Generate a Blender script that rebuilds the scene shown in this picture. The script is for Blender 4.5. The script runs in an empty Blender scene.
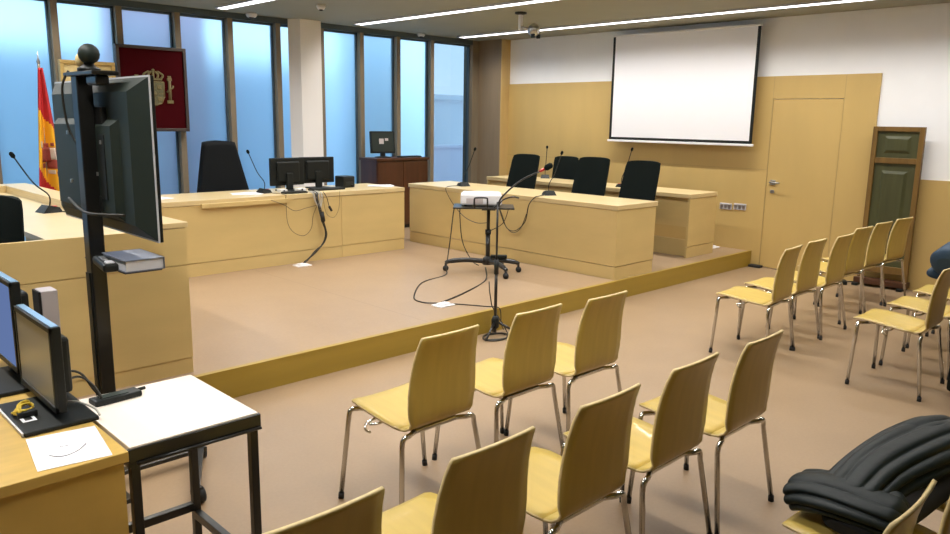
import bpy, bmesh, math, random
from mathutils import Vector, Matrix, Euler
random.seed(7)
SC = bpy.context.scene
COL = SC.collection
PI = math.pi

# ------------------------------------------------------------------ materials
def mat(name, col, rough=.5, metal=0., spec=.5, var=0., scale=8., stretch=(1, 1, 1), bump=0., sheen=0., coat=0.):
    m = bpy.data.materials.new(name); m.use_nodes = True
    nt = m.node_tree; b = nt.nodes['Principled BSDF']
    b.inputs['Base Color'].default_value = (*col, 1)
    b.inputs['Roughness'].default_value = rough
    b.inputs['Metallic'].default_value = metal
    b.inputs['Specular IOR Level'].default_value = spec
    if sheen: b.inputs['Sheen Weight'].default_value = sheen
    if coat: b.inputs['Coat Weight'].default_value = coat
    if var or bump:
        tc = nt.nodes.new('ShaderNodeTexCoord'); mp = nt.nodes.new('ShaderNodeMapping')
        mp.inputs['Scale'].default_value = stretch
        nz = nt.nodes.new('ShaderNodeTexNoise'); nz.inputs['Scale'].default_value = scale
        nz.inputs['Detail'].default_value = 5
        nt.links.new(tc.outputs['Object'], mp.inputs['Vector']); nt.links.new(mp.outputs['Vector'], nz.inputs['Vector'])
        if var:
            rp = nt.nodes.new('ShaderNodeValToRGB')
            rp.color_ramp.elements[0].position = .3; rp.color_ramp.elements[1].position = .7
            rp.color_ramp.elements[0].color = (*[c * (1 - var) for c in col], 1)
            rp.color_ramp.elements[1].color = (*[min(1, c * (1 + var)) for c in col], 1)
            nt.links.new(nz.outputs['Fac'], rp.inputs['Fac']); nt.links.new(rp.outputs['Color'], b.inputs['Base Color'])
        if bump:
            bp = nt.nodes.new('ShaderNodeBump'); bp.inputs['Strength'].default_value = bump
            bp.inputs['Distance'].default_value = .01
            nt.links.new(nz.outputs['Fac'], bp.inputs['Height']); nt.links.new(bp.outputs['Normal'], b.inputs['Normal'])
    return m

def emit(name, col, strength):
    m = bpy.data.materials.new(name); m.use_nodes = True
    nt = m.node_tree; nt.nodes.clear()
    o = nt.nodes.new('ShaderNodeOutputMaterial'); e = nt.nodes.new('ShaderNodeEmission')
    e.inputs['Color'].default_value = (*col, 1); e.inputs['Strength'].default_value = strength
    nt.links.new(e.outputs[0], o.inputs['Surface'])
    return m

def floor_mat(name, col, seam):
    m = mat(name, col, rough=.38, spec=.45, var=.05, scale=2.2)
    nt = m.node_tree; b = nt.nodes['Principled BSDF']
    tc = nt.nodes.new('ShaderNodeTexCoord')
    nz = nt.nodes.new('ShaderNodeTexNoise'); nz.inputs['Scale'].default_value = 60; nz.inputs['Detail'].default_value = 3
    nt.links.new(tc.outputs['Object'], nz.inputs['Vector'])
    mx = nt.nodes.new('ShaderNodeMix'); mx.data_type = 'RGBA'; mx.blend_type = 'MULTIPLY'
    mx.inputs['Factor'].default_value = .18
    src = b.inputs['Base Color'].links[0].from_socket
    nt.links.new(src, mx.inputs[6]); nt.links.new(nz.outputs['Fac'], mx.inputs[7])
    out = mx.outputs[2]
    if seam:   # linoleum sheets welded every 1.9 m
        sp = nt.nodes.new('ShaderNodeSeparateXYZ'); nt.links.new(tc.outputs['Object'], sp.inputs[0])
        mo = nt.nodes.new('ShaderNodeMath'); mo.operation = 'PINGPONG'; mo.inputs[1].default_value = .95
        nt.links.new(sp.outputs['X'], mo.inputs[0])
        lt = nt.nodes.new('ShaderNodeMath'); lt.operation = 'LESS_THAN'; lt.inputs[1].default_value = .004
        nt.links.new(mo.outputs[0], lt.inputs[0])
        m2 = nt.nodes.new('ShaderNodeMix'); m2.data_type = 'RGBA'
        nt.links.new(lt.outputs[0], m2.inputs['Factor'])
        nt.links.new(out, m2.inputs[6]); m2.inputs[7].default_value = (*[c * .72 for c in col], 1)
        out = m2.outputs[2]
    nt.links.new(out, b.inputs['Base Color'])
    return m

M = {}
M['floor'] = floor_mat('floor_linoleum', (.335, .230, .135), False)
M['dais'] = floor_mat('dais_linoleum', (.345, .236, .142), True)
M['wall'] = mat('white_paint', (.88, .89, .91), rough=.8, var=.015, scale=3)
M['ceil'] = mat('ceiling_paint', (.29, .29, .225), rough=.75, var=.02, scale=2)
M['panel'] = mat('wall_maple_panel', (.55, .385, .140), rough=.42, var=.05, scale=3, stretch=(1, 1, .25))
M['seam'] = mat('panel_joint', (.46, .33, .13), rough=.6)
M['maple'] = mat('bench_maple', (.58, .43, .18), rough=.4, var=.05, scale=4, stretch=(.4, .4, 1.5))
M['maple_top'] = mat('bench_maple_top', (.61, .475, .245), rough=.3, var=.04, scale=4, stretch=(1, 1, 1))
M['riser'] = mat('dais_riser_wood', (.34, .225, .030), rough=.4, var=.07, scale=4, stretch=(.3, 1, 3))
M['ply'] = mat('chair_plywood', (.53, .385, .095), rough=.32, spec=.3, coat=.08, var=.07, scale=5, stretch=(4, .6, .6))
M['ply_edge'] = mat('plywood_edge', (.66, .52, .25), rough=.5, var=.1, scale=60)
M['chrome'] = mat('chrome_steel', (.62, .61, .58), rough=.17, metal=1)
M['alu'] = mat('brushed_aluminium', (.55, .55, .55), rough=.35, metal=1)
M['rubber'] = mat('black_rubber', (.012, .012, .012), rough=.7)
M['black'] = mat('black_plastic', (.009, .011, .010), rough=.45, spec=.3)
M['black_metal'] = mat('black_lacquered_steel', (.010, .010, .009), rough=.3, spec=.6)
M['fabric'] = mat('black_fabric', (.006, .009, .008), rough=.9, spec=.12, bump=.15, scale=200)
M['robe'] = mat('black_robe_cloth', (.004, .005, .006), rough=.8, spec=.15)
M['tvback'] = mat('tv_back_plastic', (.014, .023, .018), rough=.55, spec=.4)
M['tvdark'] = mat('tv_recess_plastic', (.008, .010, .008), rough=.5)
M['silver'] = mat('silver_plastic', (.55, .55, .58), rough=.35)
M['mullion'] = mat('mullion_wood', (.22, .175, .115), rough=.55, var=.06, scale=6, stretch=(3, 3, .3))
M['reveal'] = mat('window_frame_steel', (.06, .085, .10), rough=.5)
M['box_shaded'] = mat('corner_oak_shaded', (.27, .20, .125), rough=.5, var=.06, scale=5, stretch=(3, 3, .3))  # oak of the wide face, its shadow put into the colour
M['box_lit'] = mat('corner_oak_lit', (.60, .42, .17), rough=.5, var=.05, scale=5, stretch=(3, 3, .3))  # same oak painted brighter for the narrow face that catches light
M['column'] = mat('column_paint', (.90, .88, .87), rough=.8)
M['darkwood'] = mat('dark_cabinet_wood', (.075, .026, .010), rough=.35, var=.25, scale=4, stretch=(3, 3, .4))
M['oldwood'] = mat('old_door_wood', (.155, .085, .018), rough=.45, var=.25, scale=5, stretch=(3, 3, .4))
M['green'] = mat('green_stained_panel', (.052, .055, .018), rough=.5, var=.2, scale=5, stretch=(3, 3, .4))
M['deskwood'] = mat('desk_oak', (.58, .38, .095), rough=.38, var=.10, scale=4, stretch=(1.2, 5, 1.2))
M['tabletop'] = mat('cream_laminate', (.80, .72, .62), rough=.4)
M['paper'] = mat('white_paper', (.86, .86, .90), rough=.6)
M['white'] = mat('white_plastic', (.78, .78, .80), rough=.4)
M['lilac'] = mat('pale_grey_plastic', (.52, .47, .47), rough=.5)
M['screenfab'] = mat('projection_fabric', (.84, .84, .88), rough=.9)
M['red'] = mat('crimson_velvet', (.050, .001, .003), rough=.9, spec=.1)
M['frame'] = mat('tapestry_frame', (.055, .04, .034), rough=.5)
M['goldthread'] = mat('gold_embroidery', (.20, .16, .065), rough=.6, bump=.4, scale=90, var=.2)
M['crestgreen'] = mat('crest_dull_green', (.14, .13, .065), rough=.7, var=.25, scale=60)
M['gold'] = mat('gilded_frame', (.50, .34, .11), rough=.45, var=.15, scale=20)
M['canvas'] = mat('cream_mount', (.66, .52, .24), rough=.7, var=.08, scale=10)
M['flagred'] = mat('flag_red', (.50, .018, .022), rough=.75)
M['flagyel'] = mat('flag_yellow', (.85, .42, .01), rough=.75)
M['flagmar'] = mat('flag_crest_maroon', (.32, .06, .04), rough=.75)
M['flagsil'] = mat('flag_crest_pale', (.62, .52, .42), rough=.7)
M['navy'] = mat('book_cover_slate', (.13, .15, .20), rough=.45)
M['pages'] = mat('page_block', (.62, .62, .64), rough=.7)
M['cable'] = mat('black_cable', (.02, .018, .012), rough=.5)
M['cablegrey'] = mat('olive_cable', (.16, .12, .05), rough=.5)
M['cablewhite'] = mat('pale_cable', (.5, .48, .42), rough=.5)
M['yellow'] = mat('yellow_cord', (.75, .55, .06), rough=.5)
M['lcd'] = mat('lcd_grey', (.30, .30, .29), rough=.3, spec=.5)
M['lcdblue'] = emit('lcd_blue_glow', (.16, .24, .50), .75)
M['bezel'] = mat('monitor_bezel_blue', (.22, .36, .52), rough=.25)
M['puffer'] = mat('puffer_nylon', (.0035, .0085, .0085), rough=.5, spec=.3, bump=.25, scale=14)
M['lining'] = mat('jacket_lining', (.005, .005, .006), rough=.9)
M['blue'] = mat('blue_jacket', (.016, .045, .085), rough=.6, bump=.3, scale=12)
M['redring'] = mat('red_ring', (.55, .04, .03), rough=.4)
M['terrace'] = mat('terrace_wall', (.88, .80, .88), rough=.9)
M['ground'] = mat('terrace_paving', (.40, .42, .45), rough=.9)
M['building'] = mat('far_building', (.80, .82, .86), rough=.9)
M['brick'] = mat('pink_building', (.80, .26, .36), rough=.9)
M['lamp'] = emit('lamp_diffuser_glow', (1.0, .97, 1.0), 4.)
M['blocker'] = mat('added_blocker_blue', (.20, .24, .33), rough=.9)  # for the added block outside that shades the panes
M['dark'] = mat('dark_gap', (.012, .010, .008), rough=.9)

def frosted():
    m = bpy.data.materials.new('frosted_glass'); m.use_nodes = True
    nt = m.node_tree; nt.nodes.clear()
    o = nt.nodes.new('ShaderNodeOutputMaterial'); t = nt.nodes.new('ShaderNodeBsdfTranslucent')
    g = nt.nodes.new('ShaderNodeBsdfRefraction'); g.inputs['Roughness'].default_value = .40; g.inputs['IOR'].default_value = 1.3
    g.inputs['Color'].default_value = (.72, .88, .98, 1)
    d = nt.nodes.new('ShaderNodeBsdfGlossy'); d.inputs['Roughness'].default_value = .3
    t.inputs['Color'].default_value = (.57, .81, .97, 1)
    mx = nt.nodes.new('ShaderNodeMixShader'); mx.inputs[0].default_value = .65
    m2 = nt.nodes.new('ShaderNodeMixShader'); m2.inputs[0].default_value = .04
    nt.links.new(t.outputs[0], mx.inputs[1]); nt.links.new(g.outputs[0], mx.inputs[2])
    nt.links.new(mx.outputs[0], m2.inputs[1]); nt.links.new(d.outputs[0], m2.inputs[2])
    nt.links.new(m2.outputs[0], o.inputs['Surface'])
    return m
def clearglass():
    m = bpy.data.materials.new('clear_glass'); m.use_nodes = True
    nt = m.node_tree; nt.nodes.clear()
    o = nt.nodes.new('ShaderNodeOutputMaterial'); t = nt.nodes.new('ShaderNodeBsdfTransparent')
    t.inputs['Color'].default_value = (.46, .55, .62, 1)
    d = nt.nodes.new('ShaderNodeBsdfGlossy'); d.inputs['Roughness'].default_value = .03
    m2 = nt.nodes.new('ShaderNodeMixShader'); m2.inputs[0].default_value = .06
    nt.links.new(t.outputs[0], m2.inputs[1]); nt.links.new(d.outputs[0], m2.inputs[2])
    nt.links.new(m2.outputs[0], o.inputs['Surface'])
    return m
M['frosted'] = frosted(); M['clear'] = clearglass()

# ------------------------------------------------------------------ mesh builder
class MB:
    def __init__(s): s.v = []; s.f = []; s.mi = []; s.cur = 0; s.sm = []; s.smooth = False
    def add(s, vs, fs, M4=None):
        n = len(s.v)
        for p in vs:
            p = Vector(p)
            if M4 is not None: p = M4 @ p
            s.v.append(tuple(p))
        for f in fs:
            s.f.append([n + i for i in f]); s.mi.append(s.cur); s.sm.append(s.smooth)
        return s
    def m(s, i): s.cur = i; return s
    def box(s, x0, x1, y0, y1, z0, z1, M4=None, bev=0.):
        if x0 > x1: x0, x1 = x1, x0
        if y0 > y1: y0, y1 = y1, y0
        if z0 > z1: z0, z1 = z1, z0
        if bev <= 0:
            return s.add([(x0,y0,z0),(x1,y0,z0),(x1,y1,z0),(x0,y1,z0),(x0,y0,z1),(x1,y0,z1),(x1,y1,z1),(x0,y1,z1)],
                  [(0,3,2,1),(4,5,6,7),(0,1,5,4),(1,2,6,5),(2,3,7,6),(3,0,4,7)], M4)
        bm = bmesh.new(); bmesh.ops.create_cube(bm, size=1)
        for v in bm.verts:
            v.co = Vector(((x0+x1)/2+v.co.x*(x1-x0), (y0+y1)/2+v.co.y*(y1-y0), (z0+z1)/2+v.co.z*(z1-z0)))
        bmesh.ops.bevel(bm, geom=bm.edges[:], offset=bev, segments=2, profile=.5, affect='EDGES')
        bm.verts.ensure_lookup_table(); bm.verts.index_update()
        vs = [v.co.copy() for v in bm.verts]; fs = [[v.index for v in f.verts] for f in bm.faces]
        bm.free()
        return s.add(vs, fs, M4)
    def tube(s, pts, r, n=8, cap=True, M4=None):
        pts = [Vector(p) for p in pts]
        rs = r if isinstance(r, (list, tuple)) else [r]*len(pts)
        up = None; vs = []; fs = []
        for i, p in enumerate(pts):
            t = (pts[min(i+1, len(pts)-1)] - pts[max(i-1, 0)])
            t = t.normalized() if t.length > 1e-9 else Vector((0,0,1))
            if up is None:
                a = Vector((0,0,1)) if abs(t.z) < .9 else Vector((1,0,0))
                up = (a - t*a.dot(t)).normalized()
            else:
                q = up - t*up.dot(t)
                up = q.normalized() if q.length > 1e-6 else up
            b = t.cross(up)
            for k in range(n):
                a = 2*PI*k/n
                vs.append(p + (up*math.cos(a) + b*math.sin(a))*rs[i])
        for i in range(len(pts)-1):
            for k in range(n):
                fs.append((i*n+k, i*n+(k+1)%n, (i+1)*n+(k+1)%n, (i+1)*n+k))
        if cap:
            fs.append(tuple(range(n))[::-1]); fs.append(tuple((len(pts)-1)*n+k for k in range(n)))
        old = s.smooth; s.smooth = True; s.add(vs, fs, M4); s.smooth = old
        return s
    def lathe(s, prof, o=(0,0,0), n=16, M4=None):
        vs = []; fs = []
        for r, z in prof:
            for k in range(n):
                a = 2*PI*k/n; vs.append((o[0]+r*math.cos(a), o[1]+r*math.sin(a), o[2]+z))
        for i in range(len(prof)-1):
            for k in range(n):
                fs.append((i*n+k, i*n+(k+1)%n, (i+1)*n+(k+1)%n, (i+1)*n+k))
        fs.append(tuple(range(n))[::-1]); fs.append(tuple((len(prof)-1)*n+k for k in range(n)))
        old = s.smooth; s.smooth = True; s.add(vs, fs, M4); s.smooth = old
        return s
    def ball(s, c, r, sq=(1,1,1), n=14):
        prof = [(max(1e-4, r*math.sin(PI*i/8)), -r*math.cos(PI*i/8)) for i in range(9)]
        return s.lathe([(a, b) for a, b in prof], n=n, M4=Matrix.Translation(c) @ Matrix.Diagonal((*sq, 1)))
    def prism(s, poly, axis, a, b, M4=None):
        # poly: list of 2D points in the plane normal to axis
        def P(u, v, w):
            return {'x': (w,u,v), 'y': (u,w,v), 'z': (u,v,w)}[axis]
        n = len(poly)
        vs = [P(u,v,a) for u,v in poly] + [P(u,v,b) for u,v in poly]
        fs = [tuple(range(n))[::-1], tuple(range(n, 2*n))] + [(k,(k+1)%n,n+(k+1)%n,n+k) for k in range(n)]
        return s.add(vs, fs, M4)
    def grid(s, P, nu, nv, wrap=False):
        vs = [P(i, j) for i in range(nu) for j in range(nv)]
        fs = []
        for i in range(nu-1):
            for j in range(nv if wrap else nv-1):
                fs.append((i*nv+j, (i+1)*nv+j, (i+1)*nv+(j+1)%nv, i*nv+(j+1)%nv))
        old = s.smooth; s.smooth = True; s.add(vs, fs); s.smooth = old
        return s
    def build(s, name, mats, parent=None, solid=0., loc=None, subsurf=0, recalc=True, edge_mat=None):
        me = bpy.data.meshes.new(name)
        me.from_pydata(s.v, [], s.f)
        if not isinstance(mats, (list, tuple)): mats = [mats]
        for mm in mats: me.materials.append(M[mm] if isinstance(mm, str) else mm)
        for p, i, sm in zip(me.polygons, s.mi, s.sm):
            p.material_index = i; p.use_smooth = sm
        if recalc:
            bm = bmesh.new(); bm.from_mesh(me)
            bmesh.ops.recalc_face_normals(bm, faces=bm.faces[:]); bm.to_mesh(me); bm.free()
        me.update()
        o = bpy.data.objects.new(name, me); COL.objects.link(o)
        if parent is not None: o.parent = parent
        if loc is not None: o.location = loc
        if solid:
            md = o.modifiers.new('thickness', 'SOLIDIFY'); md.thickness = solid; md.offset = 0
            if edge_mat is not None: md.material_offset_rim = edge_mat
        if subsurf:
            md = o.modifiers.new('subsurf', 'SUBSURF'); md.levels = subsurf; md.render_levels = subsurf
        return o

def smooth_path(pts, n=6):
    P = [Vector(p) for p in pts]; out = []
    for i in range(len(P)-1):
        p0 = P[max(i-1,0)]; p1 = P[i]; p2 = P[i+1]; p3 = P[min(i+2,len(P)-1)]
        for k in range(n):
            t = k/n
            out.append(.5*((2*p1)+(p2-p0)*t+(2*p0-5*p1+4*p2-p3)*t*t+(3*p1-p0-3*p2+p3)*t**3))
    out.append(P[-1]); return out

def tag(o, label=None, cat=None, group=None, kind=None):
    if label: o['label'] = label
    if cat: o['category'] = cat
    if group: o['group'] = group
    if kind: o['kind'] = kind
    return o
def thing(name, label, cat, loc=(0,0,0), rz=0., group=None):
    o = bpy.data.objects.new(name, None); COL.objects.link(o)
    o.empty_display_size = .1
    o.location = loc; o.rotation_euler = (0, 0, rz)
    return tag(o, label, cat, group)
def dup(root, loc, rz, label, group=None):
    r = root.copy(); COL.objects.link(r); r.location = loc; r.rotation_euler = (0, 0, rz)
    r['label'] = label
    if group: r['group'] = group
    for ch in list(root.children):
        c = ch.copy(); COL.objects.link(c); c.parent = r
        for g in ch.children:
            d = g.copy(); COL.objects.link(d); d.parent = c
    return r
def struct(name, mb, mats, parent=None, **k):
    o = mb.build(name, mats, parent, **k)
    if parent is None: o['kind'] = 'structure'
    return o

# ------------------------------------------------------------------ the room
X1, YW, ZC, DZ, YD = 9.12, 9.1, 3.0, .19, 4.35
XL, YN = -4.2, -5.0
struct('floor', MB().box(XL, X1+.05, YN, YD, -.1, 0), 'floor')
d = struct('floor_platform', MB().box(XL, X1+.05, YD, YW+.2, -.1, DZ), 'dais')
d['label'] = 'raised platform one step above the floor'
struct('trim_1', MB().box(XL, X1, YD-.018, YD, 0, DZ-.012).box(XL, X1, YD-.02, YD+.02, DZ-.012, DZ+.002), 'riser')
struct('ceiling', MB().box(XL-.1, X1+.15, YN-.1, YW+.2, ZC, ZC+.1), 'ceil')
# right wall: white plaster with maple panelling, and a lower wainscot past the panel
struct('wall_right', MB().box(X1+.02, X1+.15, YN, YW+.2, -.1, ZC), 'wall')
pan = MB().box(X1, X1+.02, 3.03, 3.395, 0, 2.32).box(X1, X1+.02, 4.222, 8.95, 0, 2.32).box(X1, X1+.02, 3.395, 4.222, 2.056, 2.32)
pan.m(1).box(X1-.0012, X1+.01, 4.218, 4.226, 0, 2.32).box(X1-.0012, X1+.01, 3.391, 3.398, 0, 2.32)
pan.box(X1-.0012, X1+.01, 4.226, 8.6, 1.206, 1.212)
struct('wall_right_panelling', pan, ['panel', 'seam'])
struct('wall_right_wainscot', MB().box(X1, X1+.02, YN, 3.03, 0, 1.2), 'panel')
struct('wall_left', MB().box(XL-.1, XL, YN, YW+.2, -.1, ZC), 'wall')
struct('wall_front', MB().box(XL-.1, X1+.15, YN-.1, YN, -.1, ZC), 'panel')
# flush door in the panelling
dr = struct('door_1', MB().box(X1+.004, X1+.02, 3.402, 4.215, .01, 2.05), 'panel')
hb = MB().box(X1-.008, X1+.004, 4.10, 4.17, 1.03, 1.09, bev=.003)
hb.tube([(X1-.004, 4.15, 1.06), (X1-.055, 4.15, 1.06), (X1-.058, 4.03, 1.06)], .010)
hb.build('door_handle', 'alu', dr)
MB().box(X1-.004, X1+.004, 4.11, 4.16, .93, .97, bev=.003).build('lock_plate', 'alu', dr)

# window wall -----------------------------------------------------------------
struct('trim_2', MB().box(XL, 8.8, YW-.005, YW+.14, 2.93, ZC), 'reveal')
struct('wall_back', MB().box(XL, 8.8, YW, YW+.14, -.1, .30).box(8.8, X1+.15, YW, YW+.2, -.1, ZC), 'mullion')
edges = [2.72 + .6588*k for k in range(-8, 9)]
k = 0
for i in range(len(edges)):
    a = edges[i]; b = edges[i+1]-.085 if i < len(edges)-1 else 8.80
    last = i == len(edges)-1
    k += 1
    w = struct('window_%d' % k, MB().box(a-.01, b+.01, YW+.085, YW+.097, .29, 2.935), 'clear' if last else 'frosted')
    MB().box(a-.085, a-.016, YW-.012, YW+.055, .30, 2.93).build('mullion', 'mullion', w)
    fr = MB().box(a-.085, a, YW+.055, YW+.13, .30, 2.93)
    fr.box(b-.02, b, YW+.06, YW+.11, .30, 2.93).box(a, b, YW+.06, YW+.11, .30, .34).box(a, b, YW+.06, YW+.11, 2.905, 2.93)
    fr.build('window_frame', 'reveal', w)
# corner box of oak, shade and light painted per face, and the white column
cb = struct('trim_3', MB().box(8.95, X1+.02, 8.60, YW, DZ, ZC), 'box_shaded')
MB().box(8.945, X1+.02, 8.585, 8.60, DZ, ZC).build('lit_face', 'box_lit', cb)
struct('wall_column', MB().prism([(5.86, 8.95), (5.86, 9.085), (5.445, 9.085), (5.545, 8.95)], 'z', DZ, ZC), 'column')

# outside
struct('exterior_ground', MB().box(-14, 22, YW+.2, 45, -.2, -.1), 'ground')
struct('exterior_wall', MB().box(8, 20, 13.0, 13.2, -.1, 1.12).box(8, 20, 12.96, 13.24, 1.12, 1.18), 'terrace')
struct('exterior_building', MB().box(14, 40, 24, 34, -.1, 2.55).box(13.8, 40.2, 23.8, 34.2, 2.55, 2.75).box(16, 18, 23.95, 24.05, 1.2, 2.1), 'building')
struct('exterior_pier_pink', MB().box(3.53, 4.75, 10.0, 10.3, -.1, 3.05), 'brick')
struct('exterior_pier_grey', MB().box(7.05, 7.95, 10.0, 10.3, -.1, 3.3), 'terrace')
struct('exterior_blocker', MB().box(-12, 8.5, 12.8, 20, -.1, 2.7), 'blocker')  # added block, cuts daylight so the frosted panes darken downwards

# ------------------------------------------------------------------ ceiling lamps and fittings
LAMP_W = 15.
def lamp(x, y0, y1, label):
    t = thing('ceiling_light', label, 'ceiling light', (x, (y0+y1)/2, ZC), 0, 'long ceiling strip lights')
    h = (y1-y0)/2
    MB().box(-.075, -.060, -h, h, -.022, .0).box(.060, .075, -h, h, -.022, .0).box(-.075, .075, -h-.02, -h, -.022, 0).box(-.075, .075, h, h+.02, -.022, 0).box(-.06, .06, -h, h, -.004, 0).build('housing', 'silver', t)
    for q in (-.040, .040):
        MB().tube([(q, -h+.01, -.010), (q, h-.01, -.010)], .016, n=10).build('lamp_tube', 'lamp', t)
    ld = bpy.data.lights.new('tube_light', 'AREA'); ld.shape = 'RECTANGLE'; ld.size = .045; ld.size_y = 2*h
    ld.energy = LAMP_W*2*h; ld.spread = math.radians(150); ld.color = (1, .97, .93)
    lo = bpy.data.objects.new('tube_light', ld); COL.objects.link(lo); lo.parent = t; lo.location = (0, 0, -.006)
lamp(4.37, .9, 8.74, 'long ceiling strip light at the top left, above the red framed tapestry')
lamp(6.30, .9, 8.72, 'long ceiling strip light ending above the windows past the white column, middle of three')
lamp(2.43, .9, 8.74, 'long ceiling strip light over the wooden chairs, nearest the television')
lamp(.49, .9, 8.74, 'long ceiling strip light over the oak desk and the television stand')
lamp(8.27, .9, 8.80, 'long ceiling strip light closest to the projection screen')

t = thing('ceiling_camera', 'grey ball shaped camera hanging from the ceiling on a white stem', 'camera', (6.90, 6.33, ZC))
MB().lathe([(.07, 0), (.07, -.02), (.03, -.03)], n=20).build('mounting_plate', 'black', t)
MB().box(-.022, .022, -.018, .018, -.20, -.025, bev=.004).build('stem', 'white', t)
bb = MB().ball((.10, -.12, -.20), .075)
bb.tube([(0, 0, -.17), (.10, -.12, -.20)], .02)
bb.build('camera_body', 'alu', t)
MB().box(.045, .065, -.175, -.125, -.295, -.25, bev=.005).build('lens_hood', 'black', t)
MB().box(.140, .160, -.175, -.125, -.295, -.25, bev=.005).build('lens_hood', 'black', t)
def sensor(x, y, r, label):
    t = thing('smoke_detector', label, 'smoke detector', (x, y, ZC))
    MB().lathe([(r, 0), (r, -.02), (r*.75, -.045), (.01, -.05)], n=20).build('cap', 'white', t)
    MB().lathe([(r*.45, -.044), (r*.4, -.06), (.01, -.062)], n=16).build('sensing_head', 'black', t)
sensor(4.88, 8.98, .07, 'white dome detector on the ceiling at the window head, left of the column')
sensor(5.05, 7.70, .05, 'small white detector on the ceiling in front of the white column')
sensor(7.62, 8.98, .06, 'white dome standing for a light reflection above the window beside the clear pane')  # added dome in place of a bright reflection on the header

# ------------------------------------------------------------------ projection screen
t = thing('projection_screen', 'large white pull-down projection screen with black border on the panelled wall', 'projection screen', (8.99, 5.44, 0))
MB().box(-.012, .03, -1.06, 1.06, 2.90, 2.925, bev=.006).box(.03, .13, -1.0, 1.0, 2.905, 2.925).build('housing', 'white', t)
sf = MB().box(-.002, .002, -1.02, 1.02, 1.55, 2.90)
sf.build('screen_fabric', 'screenfab', t)
MB().box(-.003, .003, -1.058, -1.02, 1.515, 2.905).box(-.003, .003, 1.02, 1.058, 1.515, 2.905).box(-.003, .003, -1.02, 1.02, 1.515, 1.55).build('border', 'black', t)
MB().box(-.016, .016, -1.078, 1.078, 1.485, 1.515, bev=.005).build('bottom_bar', 'white', t)

# wall sockets
def socket(y, z, label):
    t = thing('wall_socket', label, 'wall socket', (X1, y, z), 0, 'grey wall sockets')
    MB().box(-.010, .0, -.082, .082, -.040, .040, bev=.003).build('plate', 'silver', t)
    s = MB()
    for q in (-.052, 0, .052): s.box(-.013, -.008, q-.020, q+.020, -.026, .026, bev=.002)
    s.build('insert', 'alu', t)
socket(4.722, .718, 'grey wall socket plate right of the rear bench, the one nearer the bench')
socket(4.530, .728, 'grey wall socket plate right of the rear bench, the one nearer the door')
t = thing('door_stop', 'small black door stop on the floor beside the platform end', 'door stop', (9.06, 4.25, 0))
MB().box(-.03, .055, -.085, .07, 0, .028, bev=.006).build('wedge', 'rubber', t)

def outlet(x, y, z, label):
    t = thing('floor_outlet', label, 'floor outlet', (x, y, z), 0, 'white floor outlet boxes')
    MB().box(-.085, .085, -.06, .06, 0, .012, bev=.004).build('plate', 'white', t)
    MB().box(-.05, .05, -.035, .035, .012, .024, bev=.004).build('lid', 'white', t)
outlet(4.25, 4.71, DZ, 'white floor outlet near the platform edge where the trolley cables end')
outlet(8.95, 4.78, DZ, 'white floor outlet between the rear bench and the wall')
outlet(4.30, 7.02, DZ, 'white floor outlet at the foot of the window bench under the cable bundle')

# ------------------------------------------------------------------ benches
def part(name, mb, m_, parent, label=None, **k):
    o = mb.build(name, m_, parent, **k)
    if label: o['label'] = label
    return o
# window bench
t = thing('court_bench', 'long pale maple bench in front of the windows with monitors on it', 'bench', (4.0, 7.19, DZ))
x0, x1 = -1.95, 1.84
part('front_panel', MB().box(x0, .93-.003, 0, .03, .135, .70).box(.93+.003, x1, 0, .03, .135, .70).box(x0, x1, .008, .03, .13, .70), 'maple', t)
part('plinth', MB().box(x0, .93-.003, .004, .03, 0, .128).box(.93+.003, x1, .004, .03, 0, .128), 'maple', t)
part('worktop', MB().box(x0, x1, -.008, .75, .703, .75, bev=.003), 'maple_top', t)
part('worktop_lip', MB().box(-.72, .24, -.045, -.009, .672, .715, bev=.003), 'maple', t)
part('end_panel', MB().box(x1-.03, x1, .03, .72, 0, .70), 'maple', t)
part('end_panel', MB().box(x0, x0+.03, .03, .72, 0, .70), 'maple', t)
# lawyers' bench
t = thing('court_bench', 'maple bench in the middle of the platform behind the projector trolley', 'bench', (6.27, 4.39, DZ))
part('front_panel', MB().box(0, .03, 0, 3.22, .135, .70), 'maple', t)
part('plinth', MB().box(.005, .03, .004, 3.22, 0, .128), 'maple', t)
part('worktop', MB().box(-.008, .72, -.008, 3.24, .703, .75, bev=.003), 'maple_top', t)
part('end_panel', MB().box(.03, .69, 0, .03, .135, .70).box(.03, .69, .005, .03, 0, .128), 'maple', t)
part('end_panel', MB().box(.03, .69, 3.19, 3.22, 0, .70), 'maple', t)
# rear bench by the wall
t = thing('court_bench', 'maple bench nearest the panelled wall, half hidden by the black armchairs', 'bench', (7.98, 4.58, DZ))
part('modesty_panel', MB().box(.04, .06, .03, 3.3, .36, .70), 'maple', t)
part('foot_panel', MB().box(.10, .12, .03, 3.3, 0.0, .20), 'maple', t)
part('worktop', MB().box(0, .62, -.008, 3.34, .703, .75, bev=.003), 'maple_top', t)
part('end_panel', MB().box(0, .62, 0, .03, .135, .70).box(0, .62, .004, .03, 0, .128), 'maple', t)
part('end_panel', MB().box(0, .62, 3.3, 3.33, 0, .70), 'maple', t)
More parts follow.
